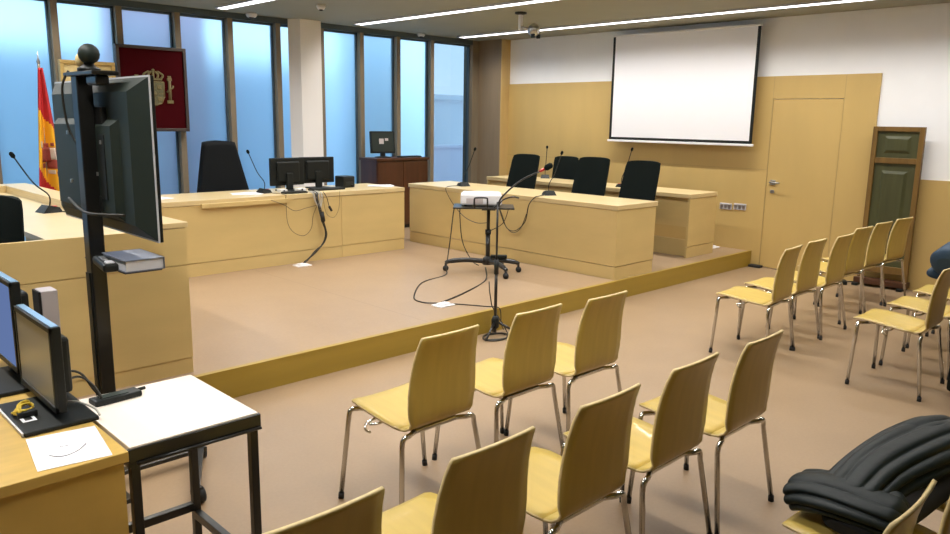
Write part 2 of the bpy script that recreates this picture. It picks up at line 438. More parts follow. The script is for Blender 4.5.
# tall bench at the left
t = thing('court_bench', 'tall maple bench at the left edge, behind the television stand', 'bench', (0, 4.44, DZ))
part('end_panel', MB().box(-1.6, 1.93, 0, .03, .68, .90).box(-1.6, 1.93, 0, .03, .10, .674).box(-1.6, 1.93, .008, .03, .02, .89), 'maple', t)
part('plinth', MB().box(-1.6, 1.93, .006, .03, 0, .092), 'maple', t)
part('front_panel', MB().box(1.90, 1.93, .03, 3.40, 0, .87), 'maple', t)
part('worktop', MB().box(1.22, 1.90, .03, 3.20, .845, .875), 'maple_top', t)
part('worktop_return', MB().box(-1.6, 1.22, 2.5, 3.20, .845, .875), 'maple_top', t)
part('ledge', MB().box(1.74, 1.945, .0, 3.40, .905, .935, bev=.003).box(1.74, 1.76, .03, 3.20, .87, .905), 'maple_top', t)
part('ledge_return', MB().box(-1.6, 1.74, 3.20, 3.40, .905, .935, bev=.003).box(-1.6, 1.74, 3.20, 3.22, .87, .905), 'maple_top', t)

# ------------------------------------------------------------------ black office armchairs
def office_chair(label, loc, rz, w=.50, tilt=.14, top=1.12, group=None):
    # faces +y locally, backrest at y<0
    t = thing('office_chair', label, 'chair', loc, rz, group)
    h0, h1 = .52, top
    def P(sgn):
        def f(i, j):
            u = i/8-.5; v = j/8
            ww = w*(1-.07*v*v)*(1 if v < .9 else .97)
            z = h0+(h1-h0)*v
            y = -.22 - tilt*v + .05*(2*u)**2*.6 + sgn*(.03*math.sqrt(max(0, 1-(2*u)**4))*(1-.5*v**6)+.006)
            return (u*ww, y, z - .02*(2*u)**4*(v > .95))
        return f
    b = MB(); b.grid(P(1), 9, 9); b.grid(P(-1), 9, 9)
    def rim(i, j):
        idx = [(0,q) for q in range(9)]+[(q,8) for q in range(1,9)]+[(8,7-q) for q in range(8)]+[(7-q,0) for q in range(8)]
        return P(1 if j == 0 else -1)(*idx[i])
    b.grid(rim, 33, 2)
    part('backrest', b, 'fabric', t)
    part('seat', MB().box(-w/2, w/2, -.20, .27, .42, .51, bev=.03), 'fabric', t)
    part('back_support', MB().tube(smooth_path([(0, .0, .42), (0, -.22, .42), (0, -.30, .50), (0, -.32, .70)]), .025), 'black', t)
    part('gas_column', MB().lathe([(.03, .09), (.03, .30), (.02, .30), (.02, .43)], n=12), 'black_metal', t)
    bs = MB()
    for q in range(5):
        a = q*2*PI/5+.3
        bs.tube([(0, 0, .10), (.28*math.cos(a), .28*math.sin(a), .075)], [.03, .018])
    base = part('star_base', bs, 'black', t)
    for q in range(5):
        a = q*2*PI/5+.3; c = (.28*math.cos(a), .28*math.sin(a), 0)
        part('caster', MB().tube([(c[0]-.025, c[1], .03), (c[0]+.025, c[1], .03)], .03, n=12), 'rubber', base)
    for sx in (-1, 1):
        part('armrest', MB().tube(smooth_path([(sx*.23, .05, .46), (sx*.29, .05, .50), (sx*.29, .05, .66)]), .018).box(sx*.29-.03, sx*.29+.03, -.10, .18, .655, .69, bev=.012), 'black', t)
    return t
G = 'black chairs at the benches'
office_chair('black armchair behind the middle bench, first from the window side, beside the corner box', (7.25, 6.80, DZ), PI/2, .50, .16, 1.13, G)
office_chair('black armchair behind the middle bench, between two others, in front of the half hidden chair', (7.25, 5.69, DZ), PI/2, .50, .16, 1.14, G)
office_chair('black armchair behind the middle bench, first from the panelled door', (7.25, 4.99, DZ), PI/2, .49, .16, 1.13, G)
office_chair('half hidden black chair between the rear bench and the panelled wall', (8.62, 7.15, DZ), PI/2, .48, .06, 1.06, G)
office_chair('black chair at the far left, behind the end of the tall bench', (.85, 4.85, DZ), PI/2+.5, .44, .05, 1.10, G)
office_chair('black chair at the window bench with a black robe draped over it', (4.03, 8.0, DZ), PI, .42, .10, 1.24, G)
# robe over that chair
def robe(i, j):
    # i along the girth, j down
    s = i/40*2*PI; v = j/12
    wx = .185+.135*v; wy = .075+.03*v
    rr = 1+.03*math.sin(s*7+v*2)*v+.02*math.sin(s*11)*v
    x = wx*math.copysign(abs(math.cos(s))**.6, math.cos(s))*rr
    y = wy*math.copysign(abs(math.sin(s))**.7, math.sin(s))*rr
    return (4.03+x+.0*v, 8.28-.09*v+y, DZ+1.285-.66*v-.02*abs(math.cos(s))*(1-v))
rb = MB(); rb.grid(robe, 41, 13)
rb.add([robe(i, 0) for i in range(40)], [tuple(range(40))])
o = rb.build('black_robe', 'robe', solid=.008)
tag(o, 'black robe draped over the chair back at the window bench', 'robe')

# ------------------------------------------------------------------ plywood chairs
def ply_chair(label, loc, rz):
    t = thing('wooden_chair', label, 'chair', loc, rz, 'pale plywood chairs with chrome legs')
    prof = [(.262, .440, .30), (.255, .451, .335), (.235, .457, .36), (.17, .458, .39), (.08, .450, .40), (0, .441, .40), (-.08, .432, .39), (-.125, .428, .375)]
    back = [(-.125, .428, .375), (-.155, .432, .365), (-.178, .445, .355), (-.192, .466, .36), (-.199, .495, .375), (-.202, .54, .388), (-.204, .60, .388), (-.209, .67, .378), (-.219, .74, .363), (-.235, .805, .347), (-.250, .845, .336), (-.256, .860, .328)]
    def sheet(pr):
        def P(i, j):
            y, z, w = pr[i]; u = j/8-.5
            dip = -.006*(1-(2*u)**2) if pr is prof else 0
            cy = .010*(2*u)**2 if pr is back and i > 3 else 0
            return (u*w, y+cy, z+dip)
        return MB().grid(P, len(pr), 9)
    part('seat', sheet(prof), ['ply', 'ply_edge'], t, solid=.011, edge_mat=1)
    part('backrest', sheet(back), ['ply', 'ply_edge'], t, solid=.011, edge_mat=1)
    fr = MB().box(-.13, .13, -.155, -.120, .398, .418, bev=.005).box(-.13, .13, .15, .185, .420, .444, bev=.005)
    for sx in (-1, 1):
        fr.tube([(sx*.11, -.14, .408), (sx*.11, .168, .432)], .012)
    part('under_frame', fr, 'chrome', t)
    for sx in (-1, 1):
        for (y0, y1, yf, z) in ((.165, .215, .225, .425), (-.135, -.175, -.225, .408)):
            pts = [(sx*.10, y0, z)] + smooth_path([(sx*.17, y1*.85+y0*.15, z), (sx*.196, y1, z+.002), (sx*.210, y1, z-.012), (sx*.215, y1, z-.04)], 4) + [(sx*.257, yf, .018)]
            lg = part('leg', MB().tube(pts, .0115, n=10), 'chrome', t)
            part('foot_cap', MB().tube([(sx*.2555, yf, .028), (sx*.2585, yf, 0)], .0135, n=10), 'rubber', lg)
    hk = MB()
    hk.tube(smooth_path([(-.17, .05, .432), (-.215, .05, .425), (-.245, .045, .412), (-.25, .03, .395), (-.235, .02, .385)], 4), .006)
    hk.tube(smooth_path([(-.17, .0, .430), (-.20, .01, .42), (-.225, .04, .415)], 4), .006)
    part('coupling_hook', hk, 'chrome', t)
    return t
chairs = [
 (2.14, 2.565, 0, 'plywood chair in the front row, first of three beside the white-topped table'),
 (2.735, 2.58, 0, 'plywood chair in the front row below the projector trolley, middle of three'),
 (3.24, 2.54, -.01, 'plywood chair in the front row, third of three, at the centre aisle'),
 (.90, 1.64, 0, 'plywood chair in the second row cut off by the bottom edge, nearest the table'),
 (1.46, 1.64, 0, 'plywood chair in the second row, second from the white-topped table'),
 (2.02, 1.645, 0, 'plywood chair in the second row, middle of five'),
 (2.57, 1.645, 0, 'plywood chair in the second row, second from the centre aisle'),
 (3.10, 1.62, 0, 'plywood chair in the second row, at the centre aisle end'),
 (5.60, 2.585, .06, 'plywood chair in the row facing the door, first of six from the aisle'),
 (6.125, 2.61, -.02, 'plywood chair in the row facing the door, second of six from the aisle'),
 (6.605, 2.575, -.01, 'plywood chair in the row facing the door, third of six from the aisle'),
 (7.27, 2.65, -.08, 'plywood chair in the row facing the door, fourth of six from the aisle'),
 (7.83, 2.66, -.10, 'plywood chair in front of the old panelled board, second from the wall'),
 (8.36, 2.64, -.13, 'plywood chair nearest the right wall, its back against the old panelled board'),
 (5.627, 1.56, 0, 'plywood chair at the right edge with a black bag standing behind it'),
 (6.26, 1.55, 0, 'plywood chair at the right edge, its seat just beyond the one with the black bag'),
 (6.90, 1.56, 0, 'plywood chair at the right edge, seat between its neighbour and the blue jacket'),
 (7.55, 1.55, 0, 'plywood chair at the right edge with the blue jacket piled on its seat'),
 (1.965, .715, 0, 'plywood chair in the lower right corner in front of the black padded jacket'),
 (2.53, .68, 0, 'plywood chair in the lower right corner under the front flap of the black padded jacket'),
 (3.10, .66, 0, 'plywood chair at the bottom right frame edge under the far end of the padded jacket'),
]
proto = None
for (x, y, r, lab) in chairs:
    if proto is None: proto = ply_chair(lab, (x, y, 0), r)
    else: dup(proto, (x, y, 0), r, lab)

# ------------------------------------------------------------------ near desk with monitors and papers
t = thing('office_desk', 'oak office desk in the lower left corner', 'desk', (0, 2.29, 0))
part('worktop', MB().box(-1.2, .778, 0, 1.35, .705, .74, bev=.003), 'deskwood', t)
part('front_panel', MB().box(-1.16, .765, .012, .034, .03, .705), 'deskwood', t)
part('side_panel', MB().box(.74, .765, .034, 1.32, 0, .705), 'deskwood', t)
part('side_panel', MB().box(-1.16, -1.135, .034, 1.32, 0, .705), 'deskwood', t)

def desk_monitor(label, x, y0, y1, z0, z1, screen, zb=.74, rz=0.):
    yc = (y0+y1)/2
    t = thing('computer_monitor', label, 'monitor', (x, yc, zb), rz, 'monitors on the near desk')
    h = (y1-y0)/2; a = z0-zb; b = z1-zb
    c = part('housing', MB().box(.0, .030, -h, h, a, b, bev=.004).box(.028, .065, -h*.80, h*.72, a+.05, b-.05, bev=.012), 'black', t)
    part('bezel', MB().box(-.006, .004, -h, h, b-.018, b, bev=.002).box(-.006, .004, -h, h, a, a+.022, bev=.002).box(-.006, .004, -h, -h+.016, a, b, bev=.002).box(-.006, .004, h-.016, h, a, b, bev=.002), 'black', t)
    part('top_strip', MB().box(.002, .026, -h+.01, h-.01, b-.003, b+.003, bev=.001), 'bezel', t, label='pale blue top edge')
    part('screen', MB().box(-.003, .002, -h+.016, h-.016, a+.022, b-.018), screen, t)
    part('neck', MB().box(.027, .062, -.06, .06, .012, (a+b)/2, bev=.01), 'black', t)
    part('foot', MB().box(-.115, .11, -.26, .08, 0, .016, bev=.005), 'black', t)
    part('foot_edge', MB().box(-.120, -.114, -.25, .07, .002, .013), 'white', t, label='pale left edge of the foot')
    return t
desk_monitor('black computer monitor seen from the side on the oak desk, nearer one with grey screen', .69, 2.655, 3.075, .775, 1.068, 'lcd')
desk_monitor('black computer monitor with blue screen cut off by the left edge', .69, 3.10, 3.52, .80, 1.145, 'lcdblue')
# sticker, cord and paper on the desk
t = thing('paper_sheet', 'white sheet with a curved line, lying on the oak desk before the monitor', 'paper', (.654, 2.445, .7405), 0)
part('page', MB().add([(-.118,-.122,0),(.079,-.149,0),(.116,.118,0),(-.08,.145,0),(-.118,-.122,.0015),(.079,-.149,.0015),(.116,.118,.0015),(-.08,.145,.0015)],
     [(0,3,2,1),(4,5,6,7),(0,1,5,4),(1,2,6,5),(2,3,7,6),(3,0,4,7)]), 'paper', t)
arc = [(-.062, -.032), (-.045, -.056), (-.026, -.065), (-.001, -.058), (.020, -.044), (.047, -.014)]
part('printed_line', MB().tube(smooth_path([(x, y, .0022) for x, y in arc]), .0013, n=5), 'cable', t)
part('printed_dash', MB().tube([(-.019, .016, .0018), (.002, .008, .0018)], .001, n=4), 'cable', t)
t = thing('yellow_cord', 'small bundle of yellow cord on the foot of the near monitor', 'cord', (.622, 2.795, .757))
yc = [(.03*math.cos(a*.9)+.006*math.sin(3*a), .035*math.sin(a)+.01*math.cos(2*a), .010+.010*math.sin(a*1.7)+.001*a) for a in [q*.35 for q in range(50)]]
part('loops', MB().tube(yc, .004, n=6), 'yellow', t)
part('clamp', MB().box(-.03, .03, -.055, -.03, 0, .02, bev=.004), 'black', t)
o = MB().box(.596, .638, 2.70, 2.755, .757, .7582).m(1).box(.606, .628, 2.712, 2.743, .7582, .7588).build('sticker', ['paper', 'black'])
tag(o, 'square white sticker on the foot of the near monitor', 'sticker')
t = thing('adapter_box', 'white upright box standing on the desk behind the near monitor', 'box', (.83, 3.30, .74))
part('body', MB().box(-.005, .055, -.04, .05, 0, .325, bev=.004), 'lilac', t)
part('side_cover', MB().box(-.014, -.005, -.04, .05, 0, .323, bev=.002), 'dark', t)
t = thing('cable_coil', 'black cable loops between the near monitor and the television pole', 'cable', (.80, 2.80, .74))
part('strand', MB().tube(smooth_path([(-.05,-.02,.022),(-.03,.03,.08),(.02,.05,.085),(.055,.02,.05),(.07,-.01,.008)]), .0045, n=6)
     .tube(smooth_path([(-.06,.02,.022),(-.02,.07,.10),(.03,.07,.09),(.06,.04,.03),(.075,.03,.006)]), .0045, n=6), 'cable', t)
part('pale_strand', MB().tube(smooth_path([(-.06,.0,.022),(-.02,-.03,.024),(.015,-.10,.012),(.012,-.16,.005)]), .004, n=6), 'cablewhite', t)

# white table
t = thing('side_table', 'small table with cream top and black steel frame beside the oak desk', 'table', (1.02, 2.62, 0))
part('tabletop', MB().box(-.216, .228, -.262, .285, .700, .722, bev=.003), 'tabletop', t)
part('rim_frame', MB().box(-.222, .234, -.270, -.255, .668, .716, bev=.002).box(-.222, .234, .280, .292, .668, .716, bev=.002).box(-.222, -.212, -.262, .285, .652, .698).box(.224, .236, -.262, .285, .668, .716, bev=.002)
     .tube([(-.2, -.277, .668), (.23, -.277, .668)], .006, n=8), 'black_metal', t)
for sx, sy in ((-.200, -.245), (.212, -.245), (-.200, .268), (.212, .268)):
    lg = part('leg', MB().box(sx-.0145, sx+.0145, sy-.0145, sy+.0145, 0.01, .67, bev=.002), 'black_metal', t)
    part('foot_cap', MB().box(sx-.0165, sx+.0165, sy-.0165, sy+.0165, 0, .012, bev=.003), 'rubber', lg)
part('stretcher', MB().box(-.2, .2, .253, .283, .145, .18, bev=.003), 'black_metal', t)
part('stretcher', MB().box(.197, .227, -.245, .268, .11, .145, bev=.003), 'black_metal', t)
t = thing('remote_control', 'flat black control unit on the corner of the cream table top', 'remote control', (.925, 2.81, .7222), .08)
part('body', MB().box(-.085, .085, -.03, .035, 0, .022, bev=.006), 'black', t)
part('key_pad', MB().box(-.06, .04, -.018, .022, .022, .025, bev=.001), 'tvback', t)
part('antenna', MB().tube([(.08, .01, .014), (.115, .018, .012)], .007, n=8), 'black', t)

# ------------------------------------------------------------------ television on its stand
t = thing('television_stand', 'black pole stand on castors carrying the television', 'television stand', (1.07, 3.36, 0))
part('pole', MB().box(-.033, .028, -.035, .035, .06, 1.90, bev=.006), 'black_metal', t)
part('cable_channel', MB().box(-.040, -.033, -.02, .02, .12, 1.1), 'black', t)
bs = part('floor_base', MB().box(-.06, .06, -.06, .30, .05, .072, bev=.004).box(-.28, .54, .235, .285, .05, .072, bev=.004).box(-.02, .02, -.24, .24, .05, .072, M4=Matrix.Translation((.40, .045, 0)) @ Matrix.Rotation(-.476, 4, 'Z')), 'black_metal', t)
for cx, cy in ((.525, .275), (.315, -.165), (-.26, .26), (-.0, -.05)):
    part('caster', MB().tube([(cx-.014, cy+.0, .0375), (cx+.014, cy, .0375)], .0375, n=18).box(cx-.008, cx+.008, cy-.02, cy+.02, .05, .08), 'rubber', bs)
part('shelf', MB().box(-.015, .13, -.36, .10, 1.144, 1.150, bev=.002), 'black_metal', t)
part('mount_bracket', MB().box(.028, .052, -.10, .10, 1.42, 1.78, bev=.006), 'black_metal', t)
part('camera_bracket', MB().box(-.04, .06, -.24, .10, 1.898, 1.914, bev=.004).box(-.02, .03, -.22, -.10, 1.86, 1.90, bev=.01), 'black_metal', t)
part('camera_cable', MB().tube(smooth_path([(-.03, .06, 1.92), (-.05, .09, 1.85), (-.04, .09, 1.70), (-.01, .05, 1.6)]), .005, n=6), 'cable', t)
part('power_cable', MB().tube(smooth_path([(-.045, .14, 1.40), (-.05, -.02, 1.365), (-.045, -.15, 1.36), (.02, -.30, 1.365)]), .006, n=6), 'cable', t)

t = thing('television', 'large flat television seen from behind on the black pole stand', 'television', (1.125, 3.49, 1.58))
hw, hh = .558, .315
part('screen', MB().box(.058, .064, -hw+.02, hw-.02, -hh+.02, hh-.02), 'black', t)
part('bezel', MB().box(.046, .060, -hw, hw, -hh, hh, bev=.003), 'black', t)
part('edge_strip', MB().box(.041, .046, -hw-.001, hw+.001, -hh-.001, hh+.001), 'silver', t, label='thin silver rim')
# rear shell: frustum with sloped edges, then a raised lower box
def frust(b, x0, x1, y0, y1, z0, z1, dy, dz):
    b.add([(x0,y0,z0),(x0,y1,z0),(x0,y1,z1),(x0,y0,z1),(x1,y0+dy,z0+dz),(x1,y1-dy,z0+dz),(x1,y1-dy,z1-dz),(x1,y0+dy,z1-dz)],
          [(0,1,2,3),(7,6,5,4),(0,4,5,1),(1,5,6,2),(2,6,7,3),(3,7,4,0)])
b = MB(); frust(b, .042, -.005, -hw+.004, hw-.004, -hh+.004, hh-.004, .10, .055)
part('rear_cover', b, 'tvback', t)
b = MB(); frust(b, .0, -.032, -hw+.20, hw-.16, -hh+.06, hh-.16, .03, .03)
part('rear_housing', b, 'tvback', t)
pp = MB().box(-.036, -.030, -.26, -.20, -.17, .09).box(-.036, -.030, -.20, -.12, -.22, -.16)
part('port_panel', pp, 'tvdark', t)
for (y, z) in ((-.13, .02), (-.13, .16), (.17, -.12), (.17, .09), (-.23, .06), (-.16, -.07)):
    part('screw', MB().box(-.040, -.031, y-.008, y+.008, z-.008, z+.008, bev=.002), 'alu', t)
t = thing('video_camera', 'black ball shaped video camera on top of the television stand', 'camera', (1.07, 3.27, 1.914))
part('base', MB().lathe([(.042, 0), (.042, .012), (.026, .02), (.016, .032), (.016, .04)], n=18), 'black', t)
part('camera_ball', MB().ball((.0, -.01, .066), .040), 'tvback', t)
part('cream_cap', MB().ball((.0, .045, .045), .034, (1, 1, 1.0)), 'canvas', t)
# book and phone on the shelf
t = thing('thick_book', 'thick book with slate cover and white pages on the television stand shelf', 'book', (1.145, 3.115, 1.150))
part('page_block', MB().box(-.085, .060, -.115, .125, .004, .044), 'pages', t)
part('cover', MB().box(-.09, .064, -.12, .13, .044, .048, bev=.001).box(-.09, .064, -.12, .13, 0, .004, bev=.001).box(.060, .064, -.12, .13, 0, .048), 'navy', t)
t = thing('desk_phone', 'black phone handset with a shiny key strip beside the slate book', 'phone', (1.055, 3.16, 1.150), -.15)
part('body', MB().box(-.045, .012, -.12, .11, 0, .034, bev=.01), 'black', t)
part('key_strip', MB().box(-.032, .0, -.112, -.06, .030, .040, bev=.006), 'silver', t)
part('keys', MB().box(-.03, -.01, -.03, .06, .033, .038, bev=.002), 'alu', t)

# ------------------------------------------------------------------ gooseneck microphones
def gooseneck(label, loc, tip, group='gooseneck microphones on the benches'):
    t = thing('gooseneck_microphone', label, 'microphone', loc, 0, group)
    dx = Vector(tip)-Vector(loc)
    ang = math.atan2(dx.y, dx.x)
    R4 = Matrix.Rotation(ang, 4, 'Z')
    b = MB(); b.add([(-.06,-.065,0),(.075,-.065,0),(.075,.065,0),(-.06,.065,0),(-.045,-.05,.035),(.03,-.05,.052),(.03,.05,.052),(-.045,.05,.035)],
                [(0,3,2,1),(4,5,6,7),(0,1,5,4),(1,2,6,5),(2,3,7,6),(3,0,4,7)], R4)
    part('base', b, 'black', t)
    p = [Vector((0,0,.04)), Vector((0,0,.12)), dx*.45+Vector((0,0,.03)), dx*.96]
    n = part('gooseneck', MB().tube(smooth_path(p), .0048, n=8), 'black', t)
    d = (dx*.96 - (dx*.45+Vector((0,0,.03)))).normalized()
    part('windscreen', MB().tube([dx*.955, dx*.955+d*.012, dx*.955+d*.035, dx*.955+d*.045], [.008, .015, .015, .006], n=12), 'fabric', n)
    part('button', MB().box(-.045, -.02, -.02, .02, .038, .043, M4=R4), 'redring', t)
    return t
gooseneck('gooseneck microphone on the tall bench at the left edge, in front of the flag', (1.61, 5.94, DZ+.875), (1.40, 5.90, 1.47))
gooseneck('gooseneck microphone on the window bench beside the robed chair', (4.15, 7.50, .94), (3.975, 7.50, 1.385))
gooseneck('gooseneck microphone on the middle bench near the clear window', (6.57, 6.93, .94), (6.50, 6.655, 1.41))
gooseneck('gooseneck microphone on the middle bench behind the projector, nearest its near corner', (6.565, 5.53, .94), (6.41, 5.235, 1.425))
gooseneck('gooseneck microphone on the rear bench, left of the half hidden chair', (8.50, 7.24, .94), (8.3, 7.05, 1.395))
gooseneck('gooseneck microphone on the rear bench behind the armchair nearest the door', (8.175, 5.68, .94), (8.2, 5.568, 1.42))

# ------------------------------------------------------------------ things on the window bench
def rear_monitor(label, loc, w, h, rz):
    t = thing('computer_monitor', label, 'monitor', loc, rz, 'black monitors on the window bench')
    part('housing', MB().box(-w/2, w/2, 0, .035, .06, .06+h, bev=.008).box(-w*.33, w*.33, -.03, .002, .10, .02+h, bev=.015), 'black', t)
    part('screen', MB().box(-w/2+.015, w/2-.015, .034, .038, .08, .04+h), 'lcd', t)
    part('neck', MB().box(-.04, .04, -.05, -.015, .01, .20, bev=.008), 'black', t)
    part('foot', MB().box(-.12, .12, -.13, .08, 0, .014, bev=.004), 'black', t)
rear_monitor('black monitor seen from behind on the window bench, left of the pair', (4.50, 7.60, .94), .43, .305, .03)
rear_monitor('black monitor seen from behind on the window bench, right of the pair, before the column', (4.95, 7.70, .94), .44, .30, -.10)
t = thing('speaker_box', 'small black speaker on the window bench beside the monitors', 'speaker', (5.275, 7.60, .94), .05)
part('cabinet', MB().box(-.085, .085, -.07, .10, 0, .135, bev=.012), 'black', t)
part('control_panel', MB().box(-.06, .06, -.076, -.068, .02, .07, bev=.002), 'tvdark', t)
part('plug', MB().box(.02, .05, -.10, -.07, .01, .035, bev=.004), 'black', t)
for x, y, w, h, lab in ((4.335, 7.435, .085, .035, 'white adapter box on the window bench below the left monitor, first one'),
                      (4.545, 7.41, .10, .040, 'white adapter box on the window bench below the gap between monitors')):
    t = thing('adapter_box', lab, 'box', (x, y, .94), 0, 'white adapter boxes on the window bench')
    part('body', MB().box(-w/2, w/2, -.03, .05, .0, h, bev=.004), 'white', t)
    part('port_strip', MB().box(-w*.1, w*.1, -.033, -.029, .008, h-.006), 'black', t)
t = thing('keyboard', 'black keyboard on the window bench in front of the left monitor', 'keyboard', (4.43, 7.29, .94))
part('tray', MB().box(-.17, .10, -.05, .06, 0, .018, bev=.004), 'black', t)
part('keys', MB().box(-.16, .09, -.04, .05, .018, .024, bev=.002), 'tvdark', t)
t = thing('keyboard', 'black keyboard on the window bench in front of the right monitor', 'keyboard', (4.90, 7.43, .94))
part('tray', MB().box(-.21, .21, -.06, .07, 0, .018, bev=.004), 'black', t)
part('keys', MB().box(-.20, .20, -.045, .055, .018, .024, bev=.002), 'tvdark', t)
def papers(label, x, y, z, w, d, rz, n=3, group=None):
    t = thing('paper_stack', label, 'paper', (x, y, z), rz, group)
    for q in range(n):
        a = (q-1)*.12
        part('sheet', MB().box(-w/2, w/2, -d/2, d/2, q*.002, q*.002+.0018, M4=Matrix.Rotation(a, 4, 'Z')), 'paper', t)
GP = 'white papers on the window bench'
papers('white papers on the window bench before the robed chair', 3.95, 7.52, .94, .21, .30, 1.3, 3, GP)
papers('white papers on the free right end of the window bench', 5.72, 7.50, .94, .21, .30, .9, 4, GP)
papers('white papers on the left part of the window bench, right of the television', 3.02, 7.62, .94, .21, .30, .3, 2, GP)

# hanging cables of the window bench
t = thing('cable_bundle', 'thick bundle of cables hanging from the window bench to the floor outlet', 'cable', (4.62, 7.12, DZ))
o_ = Vector((4.62, 7.12, DZ))
def rel(pts): return [Vector(p)-o_ for p in pts]
base_path = [(4.59,7.30,.955),(4.585,7.165,.945),(4.58,7.13,.86),(4.60,7.125,.77),(4.645,7.125,.62),(4.675,7.125,.50),(4.64,7.12,.39),(4.53,7.11,.30),(4.40,7.08,.235),(4.33,7.03,.222)]
b = MB()
for q in range(5):
    off = [(random.uniform(-.014,.014), random.uniform(-.008,.008), random.uniform(-.012,.012)) for _ in base_path]
    b.tube(smooth_path([Vector(p)+Vector(f) for p, f in zip(rel(base_path), off)]), .007, n=6)
part('black_strands', b, 'cable', t)
b = MB()
for q in (-.025, -.008, .012, .028):
    b.tube(smooth_path(rel([(4.59+q*2,7.30,.95),(4.59+q*2,7.165,.945),(4.59+q*1.6,7.13,.86),(4.60,7.118,.76)])), .006, n=6)
part('pale_strands', b, 'cablewhite', t)
part('connector', MB().tube([(0.0,0,.545),(.02,0,.44)], .024, n=8).tube([(.10,.0,.60),(.13,0,.55)], .014, n=8).tube(smooth_path([(.06,.05,.76),(.07,.0,.70),(.10,0,.60)]), .004, n=6), 'rubber', t)
t = thing('hanging_cable', 'thin olive cable looping down the front of the window bench', 'cable', (4.35, 7.15, DZ))
o_ = Vector((4.35, 7.15, DZ))
part('strand', MB().tube(smooth_path(rel([(4.18,7.45,.945),(4.20,7.17,.945),(4.205,7.155,.90),(4.215,7.155,.66),(4.285,7.155,.54),(4.41,7.155,.49),(4.505,7.155,.56),(4.535,7.155,.70),(4.58,7.15,.80)])), .0035, n=6)
   .tube(smooth_path(rel([(4.02,7.135,.90),(4.16,7.12,.845),(4.30,7.145,.77),(4.45,7.15,.79),(4.58,7.15,.81)])), .0035, n=6)
   .tube(smooth_path(rel([(4.66,7.15,.93),(4.70,7.155,.72),(4.80,7.155,.66),(4.87,7.155,.76),(4.885,7.155,.945)])), .0025, n=6), 'cablegrey', t)
t = thing('microphone_cable', 'black cable trailing from the gooseneck microphone on the tall bench', 'cable', (1.66, 5.6, 1.065))
part('strand', MB().tube(smooth_path([(.0,.22,.012),(.06,.05,.006),(.03,-.12,.005),(.10,-.25,.005),(.03,-.38,.005)]), .005, n=6), 'cable', t)

# ------------------------------------------------------------------ cabinet with monitor by the windows
t = thing('low_cabinet', 'dark brown wooden cabinet beside the windows, behind the bench gap', 'cabinet', (6.95, 8.78, DZ))
part('body', MB().box(-.45, .48, -.17, .20, .05, .98), 'darkwood', t)
part('top', MB().box(-.47, .50, -.20, .22, .98, 1.015, bev=.003), 'darkwood', t)
part('door', MB().box(-.44, .01, -.188, -.17, .08, .96, bev=.002), 'darkwood', t)
dd = part('door', MB().box(.02, .47, -.188, -.17, .08, .96, bev=.002), 'darkwood', t)
part('plinth', MB().box(-.43, .46, -.16, .18, 0, .05), 'dark', t)
t = thing('computer_monitor', 'small black monitor with tilted screen on the dark cabinet', 'monitor', (6.76, 8.80, DZ+1.015), -.25)
Rm = Matrix.Rotation(-.10, 4, 'X')
part('housing', MB().box(-.185, .185, -.02, .03, .06, .37, M4=Rm, bev=.008), 'black', t)
part('screen', MB().box(-.165, .165, -.024, -.018, .085, .35, M4=Rm), 'tvback', t)
part('stickers', MB().box(-.06, .01, -.027, -.023, .19, .265, M4=Rm).box(.03, .08, -.027, -.023, .235, .27, M4=Rm), 'lilac', t)
part('neck', MB().box(-.035, .035, .0, .03, .01, .12), 'black', t)
part('foot', MB().lathe([(.12, 0), (.12, .01), (.03, .02)], n=20), 'black', t)
t = thing('keyboard', 'black keyboard lying on the dark cabinet', 'keyboard', (7.12, 8.68, DZ+1.015))
part('tray', MB().box(-.16, .22, -.05, .06, 0, .018, bev=.004), 'black', t)
part('keys', MB().box(-.15, .21, -.04, .05, .018, .023, bev=.001), 'tvdark', t)

# ------------------------------------------------------------------ flag
t = thing('flag', 'red and yellow national flag hanging from a pole at the windows', 'flag', (2.37, 8.55, DZ))
part('pole', MB().tube([(-.03, .075, .03), (-.03, .03, 2.06)], .012, n=10), 'mullion', t)
part('finial', MB().lathe([(.012, 2.04), (.018, 2.06), (.008, 2.09), (.002, 2.16)], o=(-.03, .03, 0), n=10), 'alu', t)
part('floor_base', MB().lathe([(.16, 0), (.16, .02), (.03, .05), (.02, .09)], o=(-.02, .03, 0), n=20), 'mullion', t)
NU, NV = 28, 60
def flagpt(i, j):
    u = i/NU; v = j/NV            # u across, v down
    z = 2.00-1.30*v
    xl = -.045-.10*min(1, v*1.1); xr = -.01+.15*v
    x = xl+(xr-xl)*u
    y = .01-.055*math.sin(u*PI*3.1+v*1.5)*min(1, .15+v*1.2)-.03*u
    return (x, y, z)
fl = MB(); fl.smooth = True
fv = [flagpt(i, j) for i in range(NU+1) for j in range(NV+1)]
fl.v = fv
for i in range(NU):
    for j in range(NV):
        u = (i+.5)/NU; v = (j+.5)/NV
        a = .30+.17*u           # lower limit of the upper red
        b2 = .80+.30*u          # upper limit of the lower red
        c = 0 if v < a else (0 if (v > b2-.05 and u < .72) else 1)
        fl.f.append([i*(NV+1)+j, (i+1)*(NV+1)+j, (i+1)*(NV+1)+j+1, i*(NV+1)+j+1]); fl.mi.append(c); fl.sm.append(True)
fc = part('cloth', fl, ['flagred', 'flagyel'], t, solid=.004)
def onflag(u, v, off=-.006):
    p = flagpt(u*NU, v*NV); return Vector((p[0], p[1]+off, p[2]))
b = MB()
def patch(mb, u0, u1, v0, v1, m_):
    mb.m(m_)
    def P(i, j): return tuple(onflag(u0+(u1-u0)*i/6, v0+(v1-v0)*j/6))
    mb.grid(P, 7, 7)
